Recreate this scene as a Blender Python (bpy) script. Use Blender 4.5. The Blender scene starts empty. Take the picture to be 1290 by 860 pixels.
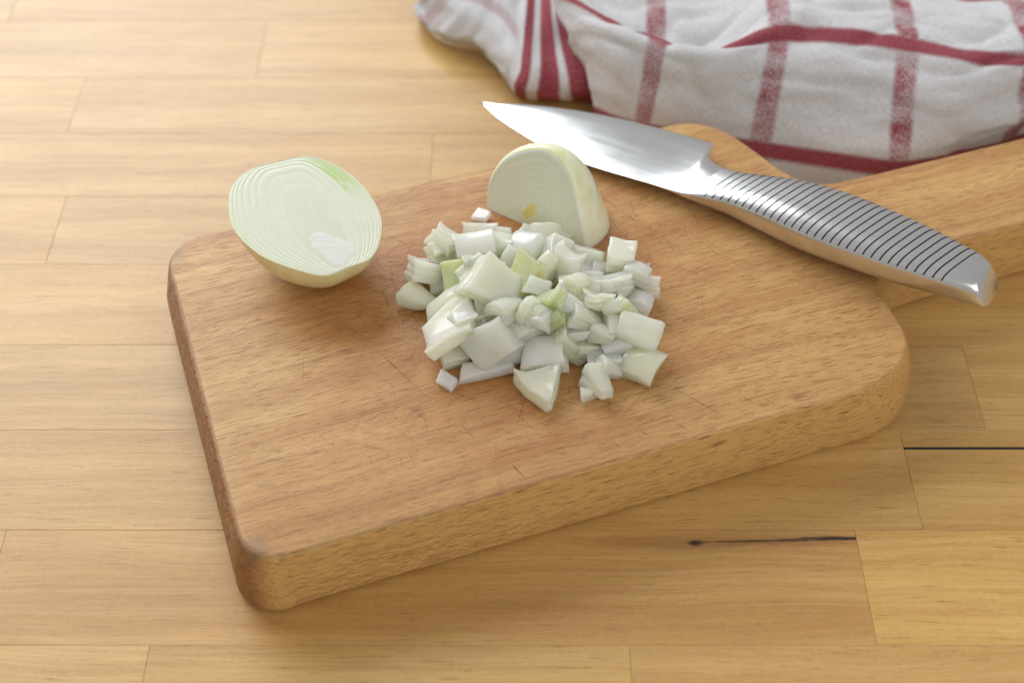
import bpy, bmesh, math, random
from mathutils import Vector, Matrix, noise
random.seed(7)
sc = bpy.context.scene
col = sc.collection

# ------------------------------------------------------------------ camera
T = 0.0297                       # top of the cutting board above the worktop
PITCH = 48.04
cam_d = bpy.data.cameras.new('camera'); cam = bpy.data.objects.new('camera', cam_d); col.objects.link(cam)
cam.location = (0, 0, 0.37149); cam.rotation_euler = (math.radians(90 - PITCH), 0, 0)
cam_d.lens = 48.5; cam_d.sensor_width = 36; cam_d.clip_start = 0.01; cam_d.clip_end = 50
cam_d.dof.use_dof = True; cam_d.dof.focus_distance = 0.457; cam_d.dof.aperture_fstop = 7.1; cam_d.dof.aperture_blades = 7
sc.camera = cam
# ------------------------------------------------------------------ light: soft window daylight from behind left, dim room
w = bpy.data.worlds.new('World'); sc.world = w; w.use_nodes = True
bg = w.node_tree.nodes['Background']; bg.inputs[0].default_value = (1.0, 0.97, 0.93, 1); bg.inputs[1].default_value = 0.41
def area(name, loc, target, sx, sy, power, colr):
    l = bpy.data.lights.new(name, 'AREA'); l.shape = 'RECTANGLE'; l.size = sx; l.size_y = sy; l.energy = power; l.color = colr
    o = bpy.data.objects.new(name, l); col.objects.link(o); o.location = loc
    o.rotation_euler = (Vector(target) - Vector(loc)).to_track_quat('-Z', 'Y').to_euler()
    return o
area('window_light', (-0.95, 1.80, 1.15), (-0.1, 0.45, 0.0), 1.75, 1.5, 49, (0.95, 0.98, 1.0))
area('bounce_fill', (0.9, -1.3, 1.7), (0.0, 0.35, 0.0), 2.4, 2.0, 23, (1.0, 0.97, 0.93))  # added front fill lamp, stands in for soft bounce off the room
sc.view_settings.view_transform = 'Standard'; sc.view_settings.look = 'None'
sc.view_settings.exposure = 0.0; sc.view_settings.gamma = 1.0; sc.view_settings.use_curve_mapping = False
sc.render.engine = 'CYCLES'

# ------------------------------------------------------------------ helpers
def tag(o, label=None, cat=None, group=None, kind=None):
    if label: o['label'] = label
    if cat: o['category'] = cat
    if group: o['group'] = group
    if kind: o['kind'] = kind
    return o
def empty(name, loc=(0, 0, 0)):
    o = bpy.data.objects.new(name, None); col.objects.link(o); o.location = loc; o.empty_display_size = 0.01
    return o
def mesh_obj(name, verts, faces, mats, parent=None, smooth=True, angle=None, fmat=None, loc=None):
    me = bpy.data.meshes.new(name); me.from_pydata([tuple(v) for v in verts], [], faces); me.update()
    bm = bmesh.new(); bm.from_mesh(me); bmesh.ops.recalc_face_normals(bm, faces=bm.faces); bm.to_mesh(me); bm.free()
    for m_ in (mats if isinstance(mats, (list, tuple)) else [mats]): me.materials.append(m_)
    if fmat: me.polygons.foreach_set('material_index', fmat)
    me.polygons.foreach_set('use_smooth', [smooth] * len(me.polygons))
    if angle: me.set_sharp_from_angle(angle=math.radians(angle))
    o = bpy.data.objects.new(name, me); col.objects.link(o)
    if loc: o.location = loc
    if parent: o.parent = parent
    return o
def cr(p0, p1, p2, p3, t):
    return 0.5 * ((2 * p1) + (-p0 + p2) * t + (2 * p0 - 5 * p1 + 4 * p2 - p3) * t * t + (-p0 + 3 * p1 - 3 * p2 + p3) * t ** 3)
def spline(pts, n, closed=False):
    P = [Vector(p) for p in pts]; N = len(P); out = []
    segs = N if closed else N - 1
    for i in range(segs):
        if closed: a, b, c, d = P[i - 1], P[i], P[(i + 1) % N], P[(i + 2) % N]
        else: a, b, c, d = P[max(i - 1, 0)], P[i], P[i + 1], P[min(i + 2, N - 1)]
        for k in range(n): out.append(cr(a, b, c, d, k / n))
    if not closed: out.append(P[-1])
    return out
def interp(x, xs, ys):
    if x <= xs[0]: return ys[0]
    for i in range(len(xs) - 1):
        if x <= xs[i + 1]:
            t = (x - xs[i]) / (xs[i + 1] - xs[i])
            a = ys[max(i - 1, 0)]; d = ys[min(i + 2, len(ys) - 1)]
            # monotone-ish smooth interpolation
            m0 = (ys[i + 1] - a) / (xs[i + 1] - xs[max(i - 1, 0)]) * (xs[i + 1] - xs[i])
            m1 = (d - ys[i]) / (xs[min(i + 2, len(ys) - 1)] - xs[i]) * (xs[i + 1] - xs[i])
            if (a - ys[i]) * (ys[i + 1] - ys[i]) >= 0: m0 = 0
            if (d - ys[i + 1]) * (ys[i] - ys[i + 1]) >= 0: m1 = 0
            t2, t3 = t * t, t ** 3
            return (2*t3-3*t2+1)*ys[i] + (t3-2*t2+t)*m0 + (-2*t3+3*t2)*ys[i+1] + (t3-t2)*m1
    return ys[-1]
def sst(a, b, x):
    t = min(1, max(0, (x - a) / (b - a))); return t * t * (3 - 2 * t)

# ------------------------------------------------------------------ node helpers
class NT:
    def __init__(s, name):
        s.m = bpy.data.materials.new(name); s.m.use_nodes = True; s.t = s.m.node_tree; s.n = s.t.nodes
        s.b = s.n['Principled BSDF']
    def add(s, kind, **kw):
        nd = s.n.new(kind)
        for k, v in kw.items(): setattr(nd, k, v)
        return nd
    def put(s, sock, v):
        if isinstance(v, bpy.types.NodeSocket): s.t.links.new(v, sock)
        elif isinstance(v, (tuple, list)) and len(v) == 3 and sock.type == 'RGBA': sock.default_value = (*v, 1)
        else: sock.default_value = v
    def math(s, op, a, b=None, c=None, clamp=False):
        nd = s.add('ShaderNodeMath', operation=op, use_clamp=clamp)
        for i, v in enumerate((a, b, c)):
            if v is not None: s.put(nd.inputs[i], v)
        return nd.outputs[0]
    def vmath(s, op, a, b=None):
        nd = s.add('ShaderNodeVectorMath', operation=op); s.put(nd.inputs[0], a)
        if b is not None: s.put(nd.inputs[1], b)
        return nd.outputs[1] if op in ('LENGTH', 'DOT_PRODUCT', 'DISTANCE') else nd.outputs[0]
    def mapping(s, v, scale=(1, 1, 1), rot=(0, 0, 0), loc=(0, 0, 0)):
        nd = s.add('ShaderNodeMapping'); s.put(nd.inputs[0], v)
        nd.inputs['Scale'].default_value = scale; nd.inputs['Rotation'].default_value = rot; nd.inputs['Location'].default_value = loc
        return nd.outputs[0]
    def noise(s, v, scale=1.0, detail=3.0, rough=0.5, dist=0.0):
        nd = s.add('ShaderNodeTexNoise'); s.put(nd.inputs['Vector'], v); nd.inputs['Scale'].default_value = scale
        nd.inputs['Detail'].default_value = detail; nd.inputs['Roughness'].default_value = rough; nd.inputs['Distortion'].default_value = dist
        return nd.outputs['Fac']
    def rng(s, v, a, b, c=0.0, d=1.0, smooth=False):
        nd = s.add('ShaderNodeMapRange', interpolation_type='SMOOTHSTEP' if smooth else 'LINEAR')
        s.put(nd.inputs[0], v)
        for i, q in enumerate((a, b, c, d)): s.put(nd.inputs[i + 1], q)
        return nd.outputs[0]
    def mix(s, f, a, b, mode='MIX'):
        nd = s.add('ShaderNodeMix', data_type='RGBA', blend_type=mode); s.put(nd.inputs[0], f); s.put(nd.inputs[6], a); s.put(nd.inputs[7], b)
        return nd.outputs[2]
    def sep(s, v):
        nd = s.add('ShaderNodeSeparateXYZ'); s.put(nd.inputs[0], v); return nd.outputs
    def bump(s, h, strength=0.3, dist=0.001, normal=None):
        nd = s.add('ShaderNodeBump'); s.put(nd.inputs['Height'], h); nd.inputs['Strength'].default_value = strength; nd.inputs['Distance'].default_value = dist
        if normal is not None: s.put(nd.inputs['Normal'], normal)
        return nd.outputs[0]
    def set(s, **kw):
        for k, v in kw.items(): s.put(s.b.inputs[k.replace('_', ' ')], v)

# ------------------------------------------------------------------ materials
def stave_material(name, knot=None):
    N = NT(name); tc = N.add('ShaderNodeTexCoord'); oi = N.add('ShaderNodeObjectInfo')
    off = N.add('ShaderNodeCombineXYZ')
    N.put(off.inputs[0], N.math('MULTIPLY', oi.outputs['Random'], 7.3)); N.put(off.inputs[1], N.math('MULTIPLY', oi.outputs['Random'], 3.1)); N.put(off.inputs[2], N.math('MULTIPLY', oi.outputs['Random'], 1.7))
    co = N.vmath('ADD', tc.outputs['Object'], off.outputs[0])
    warp = N.noise(N.mapping(co, (9, 30, 30)), 1, 2, 0.5)
    wv = N.add('ShaderNodeCombineXYZ'); N.put(wv.inputs[1], N.math('MULTIPLY', N.math('SUBTRACT', warp, 0.5), 0.012))
    cw = N.vmath('ADD', co, wv.outputs[0])
    broad = N.noise(N.mapping(cw, (5, 95, 95)), 1, 4, 0.55)
    rings = N.noise(N.mapping(cw, (4, 420, 420)), 1, 3, 0.6)
    fibre = N.noise(N.mapping(cw, (45, 2300, 2300)), 1, 3, 0.6)
    fleck = N.noise(N.mapping(cw, (95, 1500, 1500), loc=(3, 1, 0)), 1, 2, 0.5)
    fine = N.noise(co, 700, 2, 0.6)
    c = N.mix(N.rng(broad, 0.30, 0.70), (0.46, 0.252, 0.062), (0.62, 0.392, 0.126))
    c = N.mix(N.rng(rings, 0.52, 0.72, 0, 0.34), c, (0.33, 0.155, 0.045))
    c = N.mix(N.rng(rings, 0.48, 0.28, 0, 0.30), c, (0.70, 0.48, 0.24))
    c = N.mix(N.rng(fibre, 0.38, 0.72, 0.0, 0.34), c, (0.28, 0.13, 0.04))
    c = N.mix(N.rng(fleck, 0.62, 0.72, 0, 0.55), c, (0.20, 0.085, 0.025))
    c = N.mix(N.rng(fine, 0.3, 0.7, 0.0, 0.10), c, (0.8, 0.65, 0.4))
    big = N.noise(N.mapping(co, (14, 26, 26), loc=(5, 2, 1)), 1, 3, 0.5)
    c = N.mix(N.rng(big, 0.5, 0.75, 0, 0.25), c, (0.43, 0.225, 0.07))
    c = N.mix(1.0, c, oi.outputs['Color'], 'MULTIPLY')
    if knot:
        x, y, z = N.sep(tc.outputs['Object'])
        for (kx, ky, rx, ry, sx, strength, cc) in knot:
            # elongated dark streak or knot with a ragged edge; sx skews it along the grain
            rag = N.math('MULTIPLY', N.math('SUBTRACT', N.noise(N.mapping(tc.outputs['Object'], (140, 900, 900)), 1, 3, 0.6), 0.5), 1.3)
            dx = N.math('DIVIDE', N.math('SUBTRACT', x, kx), rx)
            yy = N.math('SUBTRACT', N.math('SUBTRACT', y, ky), N.math('MULTIPLY', N.math('SUBTRACT', x, kx), sx))
            dy = N.math('DIVIDE', yy, ry)
            r = N.math('SQRT', N.math('ADD', N.math('MULTIPLY', dx, dx), N.math('MULTIPLY', dy, dy)))
            r = N.math('ADD', r, rag)
            c = N.mix(N.rng(r, 1.15, 0.35, 0, strength, True), c, cc)
    N.set(Base_Color=c, Roughness=N.rng(N.math('ADD', fibre, N.math('MULTIPLY', big, 0.5)), 0.4, 1.0, 0.36, 0.50))
    h = N.math('ADD', N.math('MULTIPLY', fibre, 0.6), N.math('MULTIPLY', fleck, -0.5))
    N.set(Normal=N.bump(h, 0.12, 0.0004)); N.set(Specular_IOR_Level=0.5, Coat_Weight=0.30, Coat_Roughness=0.34)
    return N.m

def board_material():
    N = NT('beech_board'); tc = N.add('ShaderNodeTexCoord'); co = tc.outputs['Object']
    x, y, z = N.sep(co); nx, ny, nz = N.sep(tc.outputs['Normal'])
    warp = N.noise(N.mapping(co, (8, 20, 20)), 1, 2, 0.5)
    wv = N.add('ShaderNodeCombineXYZ'); N.put(wv.inputs[1], N.math('MULTIPLY', N.math('SUBTRACT', warp, 0.5), 0.010)); N.put(wv.inputs[2], N.math('MULTIPLY', N.math('SUBTRACT', warp, 0.5), 0.006))
    cw = N.vmath('ADD', co, wv.outputs[0])
    broad = N.noise(N.mapping(cw, (4, 62, 62)), 1, 4, 0.55)
    rings = N.noise(N.mapping(cw, (6, 300, 300)), 1, 3, 0.55)
    fibre = N.noise(N.mapping(cw, (60, 1900, 1900)), 1, 3, 0.6)
    fl = N.noise(N.mapping(cw, (135, 2700, 2700)), 1, 1.5, 0.5)
    fl2 = N.noise(N.mapping(cw, (190, 2300, 2300), loc=(0.3, 0.2, 0.6)), 1, 1.0, 0.4)
    fine = N.noise(co, 900, 2, 0.6)
    c = N.mix(N.rng(broad, 0.30, 0.70), (0.43, 0.215, 0.066), (0.65, 0.40, 0.152))
    c = N.mix(N.rng(rings, 0.50, 0.70, 0, 0.58), c, (0.33, 0.135, 0.045))
    c = N.mix(N.rng(fibre, 0.40, 0.72, 0.0, 0.32), c, (0.32, 0.14, 0.05))
    c = N.mix(N.rng(fine, 0.35, 0.7, 0.0, 0.12), c, (0.75, 0.55, 0.35))
    # redder round the chopped onion: juice stain plus the heap's warm shade painted in
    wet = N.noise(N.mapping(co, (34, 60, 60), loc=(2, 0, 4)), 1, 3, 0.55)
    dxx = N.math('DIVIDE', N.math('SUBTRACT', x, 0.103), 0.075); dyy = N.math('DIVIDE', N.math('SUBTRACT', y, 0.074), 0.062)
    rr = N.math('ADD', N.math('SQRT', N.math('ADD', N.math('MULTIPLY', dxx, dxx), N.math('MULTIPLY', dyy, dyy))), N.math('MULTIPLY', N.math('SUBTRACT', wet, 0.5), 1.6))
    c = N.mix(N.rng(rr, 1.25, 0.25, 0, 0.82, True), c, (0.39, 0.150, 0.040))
    # sides keep their oiled, yellower tone; end grain is dark red brown
    side = N.rng(N.math('ABSOLUTE', nz), 0.85, 0.45, 0, 1)
    c = N.mix(N.math('MULTIPLY', side, 0.72), c, (0.64, 0.395, 0.135))
    dash = N.math('MAXIMUM', N.rng(fl, 0.57, 0.65, 0, 0.85), N.rng(fl2, 0.66, 0.72, 0, 0.55))
    c = N.mix(N.math('MULTIPLY', dash, N.rng(side, 0, 1, 0.85, 0.95)), c, (0.25, 0.095, 0.03))
    endg = N.rng(N.math('ABSOLUTE', nx), 0.25, 0.75, 0, 1)
    en = N.noise(N.mapping(co, (300, 130, 500)), 1, 4, 0.6)
    c = N.mix(N.math('MULTIPLY', endg, N.rng(x, 0.02, 0.03, 0.85, 0.12)), c, N.mix(N.rng(en, 0.3, 0.7), (0.13, 0.042, 0.016), (0.36, 0.145, 0.062)))
    # grime worn into the left corners
    cd = N.math('SQRT', N.math('ADD', N.math('POWER', N.math('SUBTRACT', x, 0.0035), 2.0), N.math('POWER', N.math('SUBTRACT', y, 0.0045), 2.0)))
    cd2 = N.math('SQRT', N.math('ADD', N.math('POWER', N.math('SUBTRACT', x, 0.002), 2.0), N.math('POWER', N.math('SUBTRACT', y, 0.134), 2.0)))
    gd = N.math('MULTIPLY', N.rng(N.math('ADD', N.math('MINIMUM', cd, cd2), N.math('MULTIPLY', N.math('SUBTRACT', en, 0.5), 0.004)), 0.0055, 0.001, 0, 1), N.rng(z, T - 0.004, T - 0.001))
    c = N.mix(N.math('MULTIPLY', gd, 0.5), c, (0.16, 0.12, 0.095))
    N.set(Base_Color=c, Roughness=N.rng(fibre, 0.3, 0.8, 0.40, 0.55), Specular_IOR_Level=0.45)
    tear = N.noise(N.mapping(co, (150, 260, 260), rot=(0, 0.5, 0)), 1, 3, 0.6, 0.8)
    h = N.math('ADD', N.math('MULTIPLY', fibre, 0.5), N.math('MULTIPLY', dash, -0.7))
    b1 = N.bump(h, 0.25, 0.0005)
    tw = N.math('MULTIPLY', tear, N.math('MULTIPLY', side, N.rng(x, 0.12, 0.07, 0.0, 1)))
    N.set(Normal=N.bump(tw, 0.8, 0.002, b1))
    return N.m

def cut_material():
    N = NT('knife_cut_wear'); tc = N.add('ShaderNodeTexCoord')
    n_ = N.noise(tc.outputs['Object'], 260, 3, 0.6)
    N.set(Base_Color=(0.20, 0.085, 0.035), Roughness=0.7, Alpha=N.rng(n_, 0.35, 0.62, 0.05, 0.60))
    return N.m

def steel(name, rough, base=(0.74, 0.75, 0.76), stretch=(60, 60, 60), bmp=0.0):
    N = NT(name); tc = N.add('ShaderNodeTexCoord')
    a = N.noise(N.mapping(tc.outputs['Object'], stretch), 1, 2, 0.5); b = N.noise(tc.outputs['Object'], 120, 3, 0.5)
    N.set(Base_Color=base, Metallic=1.0, Roughness=N.math('ADD', N.rng(a, 0.3, 0.7, rough - 0.015, rough + 0.02), N.rng(b, 0.4, 0.7, 0, 0.015)))
    N.set(Normal=N.bump(a, bmp, 0.0002))
    return N.m

def onion_flesh(name, base, vein=(0.9, 0.92, 0.82), green=0.25, vscale=(40, 900, 900), sss=0.75, yellow=0.0, blob=None, rough=0.32, coat=0.12, bmp=0.18, thin=0.0):
    """wet translucent onion: base colour with faint fibres, greener or yellower clouds"""
    N = NT(name); tc = N.add('ShaderNodeTexCoord'); oi = N.add('ShaderNodeObjectInfo')
    off = N.vmath('ADD', tc.outputs['Object'], N.vmath('MULTIPLY', (0.37, 0.71, 0.53), (1, 1, 1)))
    rnd = N.add('ShaderNodeCombineXYZ'); N.put(rnd.inputs[0], oi.outputs['Random']); N.put(rnd.inputs[1], oi.outputs['Random'])
    co = N.vmath('ADD', off, rnd.outputs[0])
    v = N.noise(N.mapping(co, vscale), 1, 2, 0.5)
    cloud = N.noise(co, 190, 2, 0.5)
    c = N.mix(N.rng(v, 0.45, 0.75, 0, 0.65), base, vein)
    c = N.mix(N.rng(cloud, 0.50, 0.72, 0, green), c, (0.55, 0.66, 0.20))
    if blob:
        dd = N.vmath('DISTANCE', tc.outputs['Object'], blob[0])
        c = N.mix(N.rng(N.math('ADD', dd, N.math('MULTIPLY', N.math('SUBTRACT', cloud, 0.5), 0.012)), blob[1], 0.004, 0, 0.85, True), c, (0.40, 0.56, 0.17))
    if yellow: c = N.mix(N.rng(cloud, 0.45, 0.28, 0, yellow), c, (0.75, 0.66, 0.16))
    c = N.mix(1.0, c, oi.outputs['Color'], 'MULTIPLY')
    N.set(Base_Color=c, Roughness=rough, Specular_IOR_Level=0.5, Subsurface_Weight=sss, Subsurface_Scale=0.009, Coat_Weight=coat, Coat_Roughness=0.10)
    N.b.inputs['Subsurface Radius'].default_value = (1.0, 0.95, 0.65)
    wob = N.noise(co, 420, 3, 0.6)
    N.set(Normal=N.bump(N.math('ADD', N.math('MULTIPLY', v, 0.5), wob), bmp, 0.0006))
    if thin:      # thin wet bits let light through
        tr = N.add('ShaderNodeBsdfTranslucent'); N.put(tr.inputs['Color'], N.mix(0.5, c, (0.93, 0.94, 0.76)))
        tp = N.add('ShaderNodeBsdfTransparent'); tp.inputs[0].default_value = (0.93, 0.95, 0.86, 1)
        m1 = N.add('ShaderNodeMixShader'); m1.inputs[0].default_value = thin; N.t.links.new(N.b.outputs[0], m1.inputs[1]); N.t.links.new(tr.outputs[0], m1.inputs[2])
        m2 = N.add('ShaderNodeMixShader'); m2.inputs[0].default_value = 0.07; N.t.links.new(m1.outputs[0], m2.inputs[1]); N.t.links.new(tp.outputs[0], m2.inputs[2])
        N.t.links.new(m2.outputs[0], N.n['Material Output'].inputs[0])
    return N.m

def onion_skin():
    N = NT('onion_outer_skin'); tc = N.add('ShaderNodeTexCoord'); oi = N.add('ShaderNodeObjectInfo')
    uv = N.add('ShaderNodeAttribute', attribute_name='rim')
    v = N.noise(N.mapping(tc.outputs['Object'], (160, 160, 160)), 1, 3, 0.5)
    st = N.noise(N.mapping(tc.outputs['Object'], (500, 60, 60)), 1, 2, 0.5)
    c = N.mix(N.rng(v, 0.3, 0.7), (0.72, 0.66, 0.29), (0.80, 0.76, 0.45))
    c = N.mix(N.rng(st, 0.5, 0.7, 0, 0.30), c, (0.83, 0.82, 0.58))
    c = N.mix(1.0, c, oi.outputs['Color'], 'MULTIPLY')
    N.set(Base_Color=c, Roughness=0.20, Specular_IOR_Level=0.5, Subsurface_Weight=0.5, Subsurface_Scale=0.004, Coat_Weight=0.2, Coat_Roughness=0.1)
    N.b.inputs['Subsurface Radius'].default_value = (1.0, 0.85, 0.4)
    N.set(Normal=N.bump(st, 0.10, 0.0006))
    return N.m

def towel_material(name, mode):
    N = NT(name); uvn = N.add('ShaderNodeUVMap'); u, v, _ = N.sep(uvn.outputs[0])
    P = uvn.outputs[0]
    wob = N.noise(N.mapping(P, (70, 70, 1)), 1, 2, 0.5)
    def band(cx, cen, hw, soft=0.018):
        d = N.math('ABSOLUTE', N.math('SUBTRACT', cx, cen))
        d = N.math('ADD', d, N.math('MULTIPLY', N.math('SUBTRACT', wob, 0.5), 0.035))
        return N.rng(d, hw + soft, hw - soft)
    if mode == 'main':
        fu = N.math('ADD', N.math('FRACT', N.math('ADD', u, 0.5)), -0.5); fv = N.math('ADD', N.math('FRACT', N.math('ADD', v, 0.5)), -0.5)
        warp = band(fu, 0.0, 0.083); weft = band(fv, 0.0, 0.068)
        k = 1.0
    else:
        warp = N.math('MAXIMUM', N.math('MAXIMUM', band(u, 6.0, 0.30, 0.05), band(u, 7.0, 0.34, 0.05)), band(u, 8.0, 0.38, 0.05))
        weft = band(v, 3.05, 0.22, 0.06); weft = N.math('MULTIPLY', N.math('MULTIPLY', weft, N.rng(u, 5.2, 4.8)), 0.45)
        weft = N.math('MAXIMUM', weft, N.math('MULTIPLY', band(u, 0.75, 0.22, 0.06), 0.45))
        k = 0.3
    # woven speckle: slanted twill marks where the white weft crosses the red warp
    tw = N.noise(N.mapping(P, (85 * k, 45 * k, 1), rot=(0, 0, 0.5)), 1, 2, 0.6)
    tw2 = N.noise(N.mapping(P, (110 * k, 110 * k, 1)), 1, 2, 0.6)
    patch = N.noise(N.mapping(P, (3, 5, 1)), 1, 2, 0.5)
    if mode == 'main':
        pf = N.math('MULTIPLY', warp, N.rng(N.math('ADD', tw, N.math('MULTIPLY', N.math('SUBTRACT', patch, 0.5), 0.7)), 0.36, 0.66, 0.25, 0.95))
        wf = N.math('MULTIPLY', weft, N.rng(tw2, 0.32, 0.60, 0.72, 1.0))
    else:
        pf = N.math('MULTIPLY', warp, N.rng(tw, 0.30, 0.55, 0.62, 1.0)); wf = N.math('MULTIPLY', weft, N.rng(tw2, 0.3, 0.6, 0.4, 1.0))
    f = N.math('MAXIMUM', pf, wf)
    thread = N.noise(N.mapping(P, (120 * k, 24 * k, 1)), 1, 2, 0.6); thread2 = N.noise(N.mapping(P, (24 * k, 120 * k, 1)), 1, 2, 0.6)
    lin = N.math('ADD', thread, thread2)
    base = N.mix(N.rng(lin, 0.7, 1.3), (0.56, 0.55, 0.565), (0.81, 0.81, 0.835))
    red = N.mix(N.rng(lin, 0.7, 1.3), (0.22, 0.003, 0.018), (0.36, 0.008, 0.034))
    c = N.mix(f, base, red)
    N.set(Base_Color=c, Roughness=0.9, Specular_IOR_Level=0.15, Sheen_Weight=0.06, Sheen_Roughness=0.5)
    nz_ = N.noise(N.mapping(P, (300 * k, 300 * k, 1)), 1, 3, 0.6)
    N.set(Normal=N.bump(N.math('ADD', nz_, lin), 0.6, 0.0009))
    return N.m

M_stave = stave_material('oiled_stave')
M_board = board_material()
M_cut = cut_material()
M_blade = steel('blade_steel', 0.13, (0.78, 0.80, 0.82), (25, 900, 200))
M_handle = steel('handle_steel', 0.26, (0.72, 0.73, 0.74), (40, 900, 300), 0.0)
Ng = NT('groove_dark'); Ng.set(Base_Color=(0.05, 0.053, 0.06), Metallic=0.6, Roughness=0.5); M_groove = Ng.m  # dark metal for the recessed handle grooves
M_layer = onion_flesh('onion_layer', sss=0.0, base=(0.655, 0.675, 0.55), vein=(0.70, 0.715, 0.61), green=0.05, vscale=(260, 260, 260), bmp=0.05)
M_layer_tip = onion_flesh('onion_layer_green_tip', sss=0.0, base=(0.655, 0.675, 0.55), vein=(0.70, 0.715, 0.61), green=0.05, vscale=(260, 260, 260), bmp=0.05, blob=((0.0096, 0.0222, 0.0253), 0.017))
M_membrane = onion_flesh('onion_membrane', sss=0.0, base=(0.69, 0.71, 0.58), vein=(0.72, 0.735, 0.63), green=0.03)
M_core = onion_flesh('onion_core', sss=0.0, base=(0.66, 0.69, 0.62), vein=(0.74, 0.75, 0.71), green=0.03)
M_core_y = onion_flesh('onion_core_yellow', sss=0.0, base=(0.70, 0.60, 0.18), vein=(0.70, 0.66, 0.32), green=0.1)
M_skin = onion_skin()
M_dice = onion_flesh('diced_onion', (0.90, 0.90, 0.775), (0.94, 0.94, 0.87), 0.15, (70, 1100, 1100), 0.85, rough=0.16, coat=0.35, thin=0.30)
M_dice_green = onion_flesh('diced_onion_green', (0.70, 0.77, 0.48), (0.84, 0.88, 0.68), 0.6, (60, 520, 520), 0.85, rough=0.16, coat=0.35, thin=0.30)
M_dice_yellow = onion_flesh('diced_onion_yellow_tip', (0.76, 0.76, 0.52), (0.86, 0.87, 0.70), 0.20, (120, 700, 700), 0.85, 0.7, rough=0.16, coat=0.35, thin=0.30)

# ------------------------------------------------------------------ worktop: slab + single staves
def box_verts(x0, x1, y0, y1, z0, z1, ch):
    v = [(x0, y0, z0), (x1, y0, z0), (x1, y1, z0), (x0, y1, z0), (x0, y0, z1 - ch), (x1, y0, z1 - ch), (x1, y1, z1 - ch), (x0, y1, z1 - ch),
         (x0 + ch, y0 + ch, z1), (x1 - ch, y0 + ch, z1), (x1 - ch, y1 - ch, z1), (x0 + ch, y1 - ch, z1)]
    f = [(3, 2, 1, 0), (8, 9, 10, 11)]
    for a, b in ((0, 4), (4, 8)):
        for k in range(4): f.append((a + k, a + (k + 1) % 4, b + (k + 1) % 4, b + k))
    return v, f
Nb = NT('glue_line'); Nb.set(Base_Color=(0.07, 0.035, 0.016), Roughness=0.8); M_glue = Nb.m
v, f = box_verts(-0.75, 0.85, 0.06, 1.0, -0.038, -0.0090, 0.0005)
worktop = mesh_obj('worktop', v, f, M_glue, smooth=False); tag(worktop, kind='structure')
ROWY = [0.0925, 0.1317, 0.1712, 0.2107, 0.2524, 0.2934, 0.3324, 0.3735, 0.4119, 0.4511, 0.4892, 0.5314, 0.5712, 0.6115, 0.6515, 0.691, 0.731, 0.771, 0.811, 0.851, 0.891, 0.931, 0.971]
JOINTS = {2: [-0.1095, 0.0355], 3: [-0.163, 0.1105], 4: [0.1326], 5: [-0.47, 0.1624], 7: [-0.178], 8: [-0.033], 9: [-0.1865], 10: [-0.112]}
TINTS = {(3, -0.163): (0.97, 0.90, 0.82), (3, 0.1105): (1.12, 1.10, 1.02), (4, None): (0.97, 0.93, 0.86), (4, 0.1326): (1.0, 0.98, 0.88), (5, 0.1624): (1.0, 0.98, 0.9)}
rs = random.Random(3)
M_knot = None
for r in range(len(ROWY) - 1):
    js = list(JOINTS.get(r, []))
    if not js: js = [rs.uniform(-0.2, 0.25) if r not in (5, 6, 7) else rs.uniform(-0.45, -0.32)]
    js.sort()
    while js[0] > -0.70: js.insert(0, js[0] - rs.uniform(0.27, 0.42))
    while js[-1] < 0.80: js.append(js[-1] + rs.uniform(0.27, 0.42))
    for a, b in zip(js, js[1:]):
        g = 0.00004
        pieces = [(ROWY[r], ROWY[r + 1])]
        split = (r == 4 and abs(a - 0.1326) < 1e-6)
        if split: pieces = [(ROWY[r], 0.28495), (0.28615, ROWY[r + 1])]
        for (ya, yb) in pieces:
            x0, x1, y0_, y1_ = a + g, b - g, ya + g, yb - g
            if split and ya == ROWY[r]: y1_ = yb
            if split and yb == ROWY[r + 1] and ya > 0.28: y0_ = ya
            ox, oy = (x0 + x1) / 2, (y0_ + y1_) / 2
            v, f = box_verts(x0 - ox, x1 - ox, y0_ - oy, y1_ - oy, -0.011, rs.uniform(-0.00003, 0.00003), 0.00007)
            mat = M_stave
            if r == 3 and abs(b - 0.1105) < 1e-6:
                mat = stave_material('oiled_stave_with_knot', [(0.052 - ox, 0.2475 - oy, 0.040, 0.0036, -0.01, 0.45, (0.27, 0.115, 0.035)), (0.092 - ox, 0.2480 - oy, 0.030, 0.0026, 0.02, 0.45, (0.27, 0.105, 0.03)),
                    (0.086 - ox, 0.2484 - oy, 0.034, 0.0006, 0.022, 0.85, (0.05, 0.018, 0.008)), (0.104 - ox, 0.2492 - oy, 0.017, 0.0009, 0.012, 0.97, (0.03, 0.010, 0.005)), (0.0585 - ox, 0.2474 - oy, 0.0032, 0.0015, 0.0, 0.97, (0.03, 0.010, 0.004))])
            o = mesh_obj('stave', v, f, mat, worktop, smooth=False, loc=(ox, oy, 0))
            t = rs.uniform(0.95, 1.06); wv = rs.uniform(-0.05, 0.03)
            tint = (t, t * (1 + wv * 0.3), t * (1 + wv * 1.2))
            for (kr, ka), q in TINTS.items():
                if kr == r and ((ka is None and a < 0.1 and b > 0.1) or (ka is not None and abs(a - ka) < 1e-6)): tint = q
            o.color = (*tint, 1)

# dark filler pressed into the open joint beside the narrow stave
v, f = box_verts(0.1328, 0.44, 0.28500, 0.28611, -0.010, -0.00025, 0.0001)
Nf = NT('dark_joint_filler'); Nf.set(Base_Color=(0.018, 0.012, 0.012), Roughness=0.6)
fo = mesh_obj('joint_filler', v, f, Nf.m, worktop, smooth=False); fo['label'] = 'black filler line in an open joint of the worktop'

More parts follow.
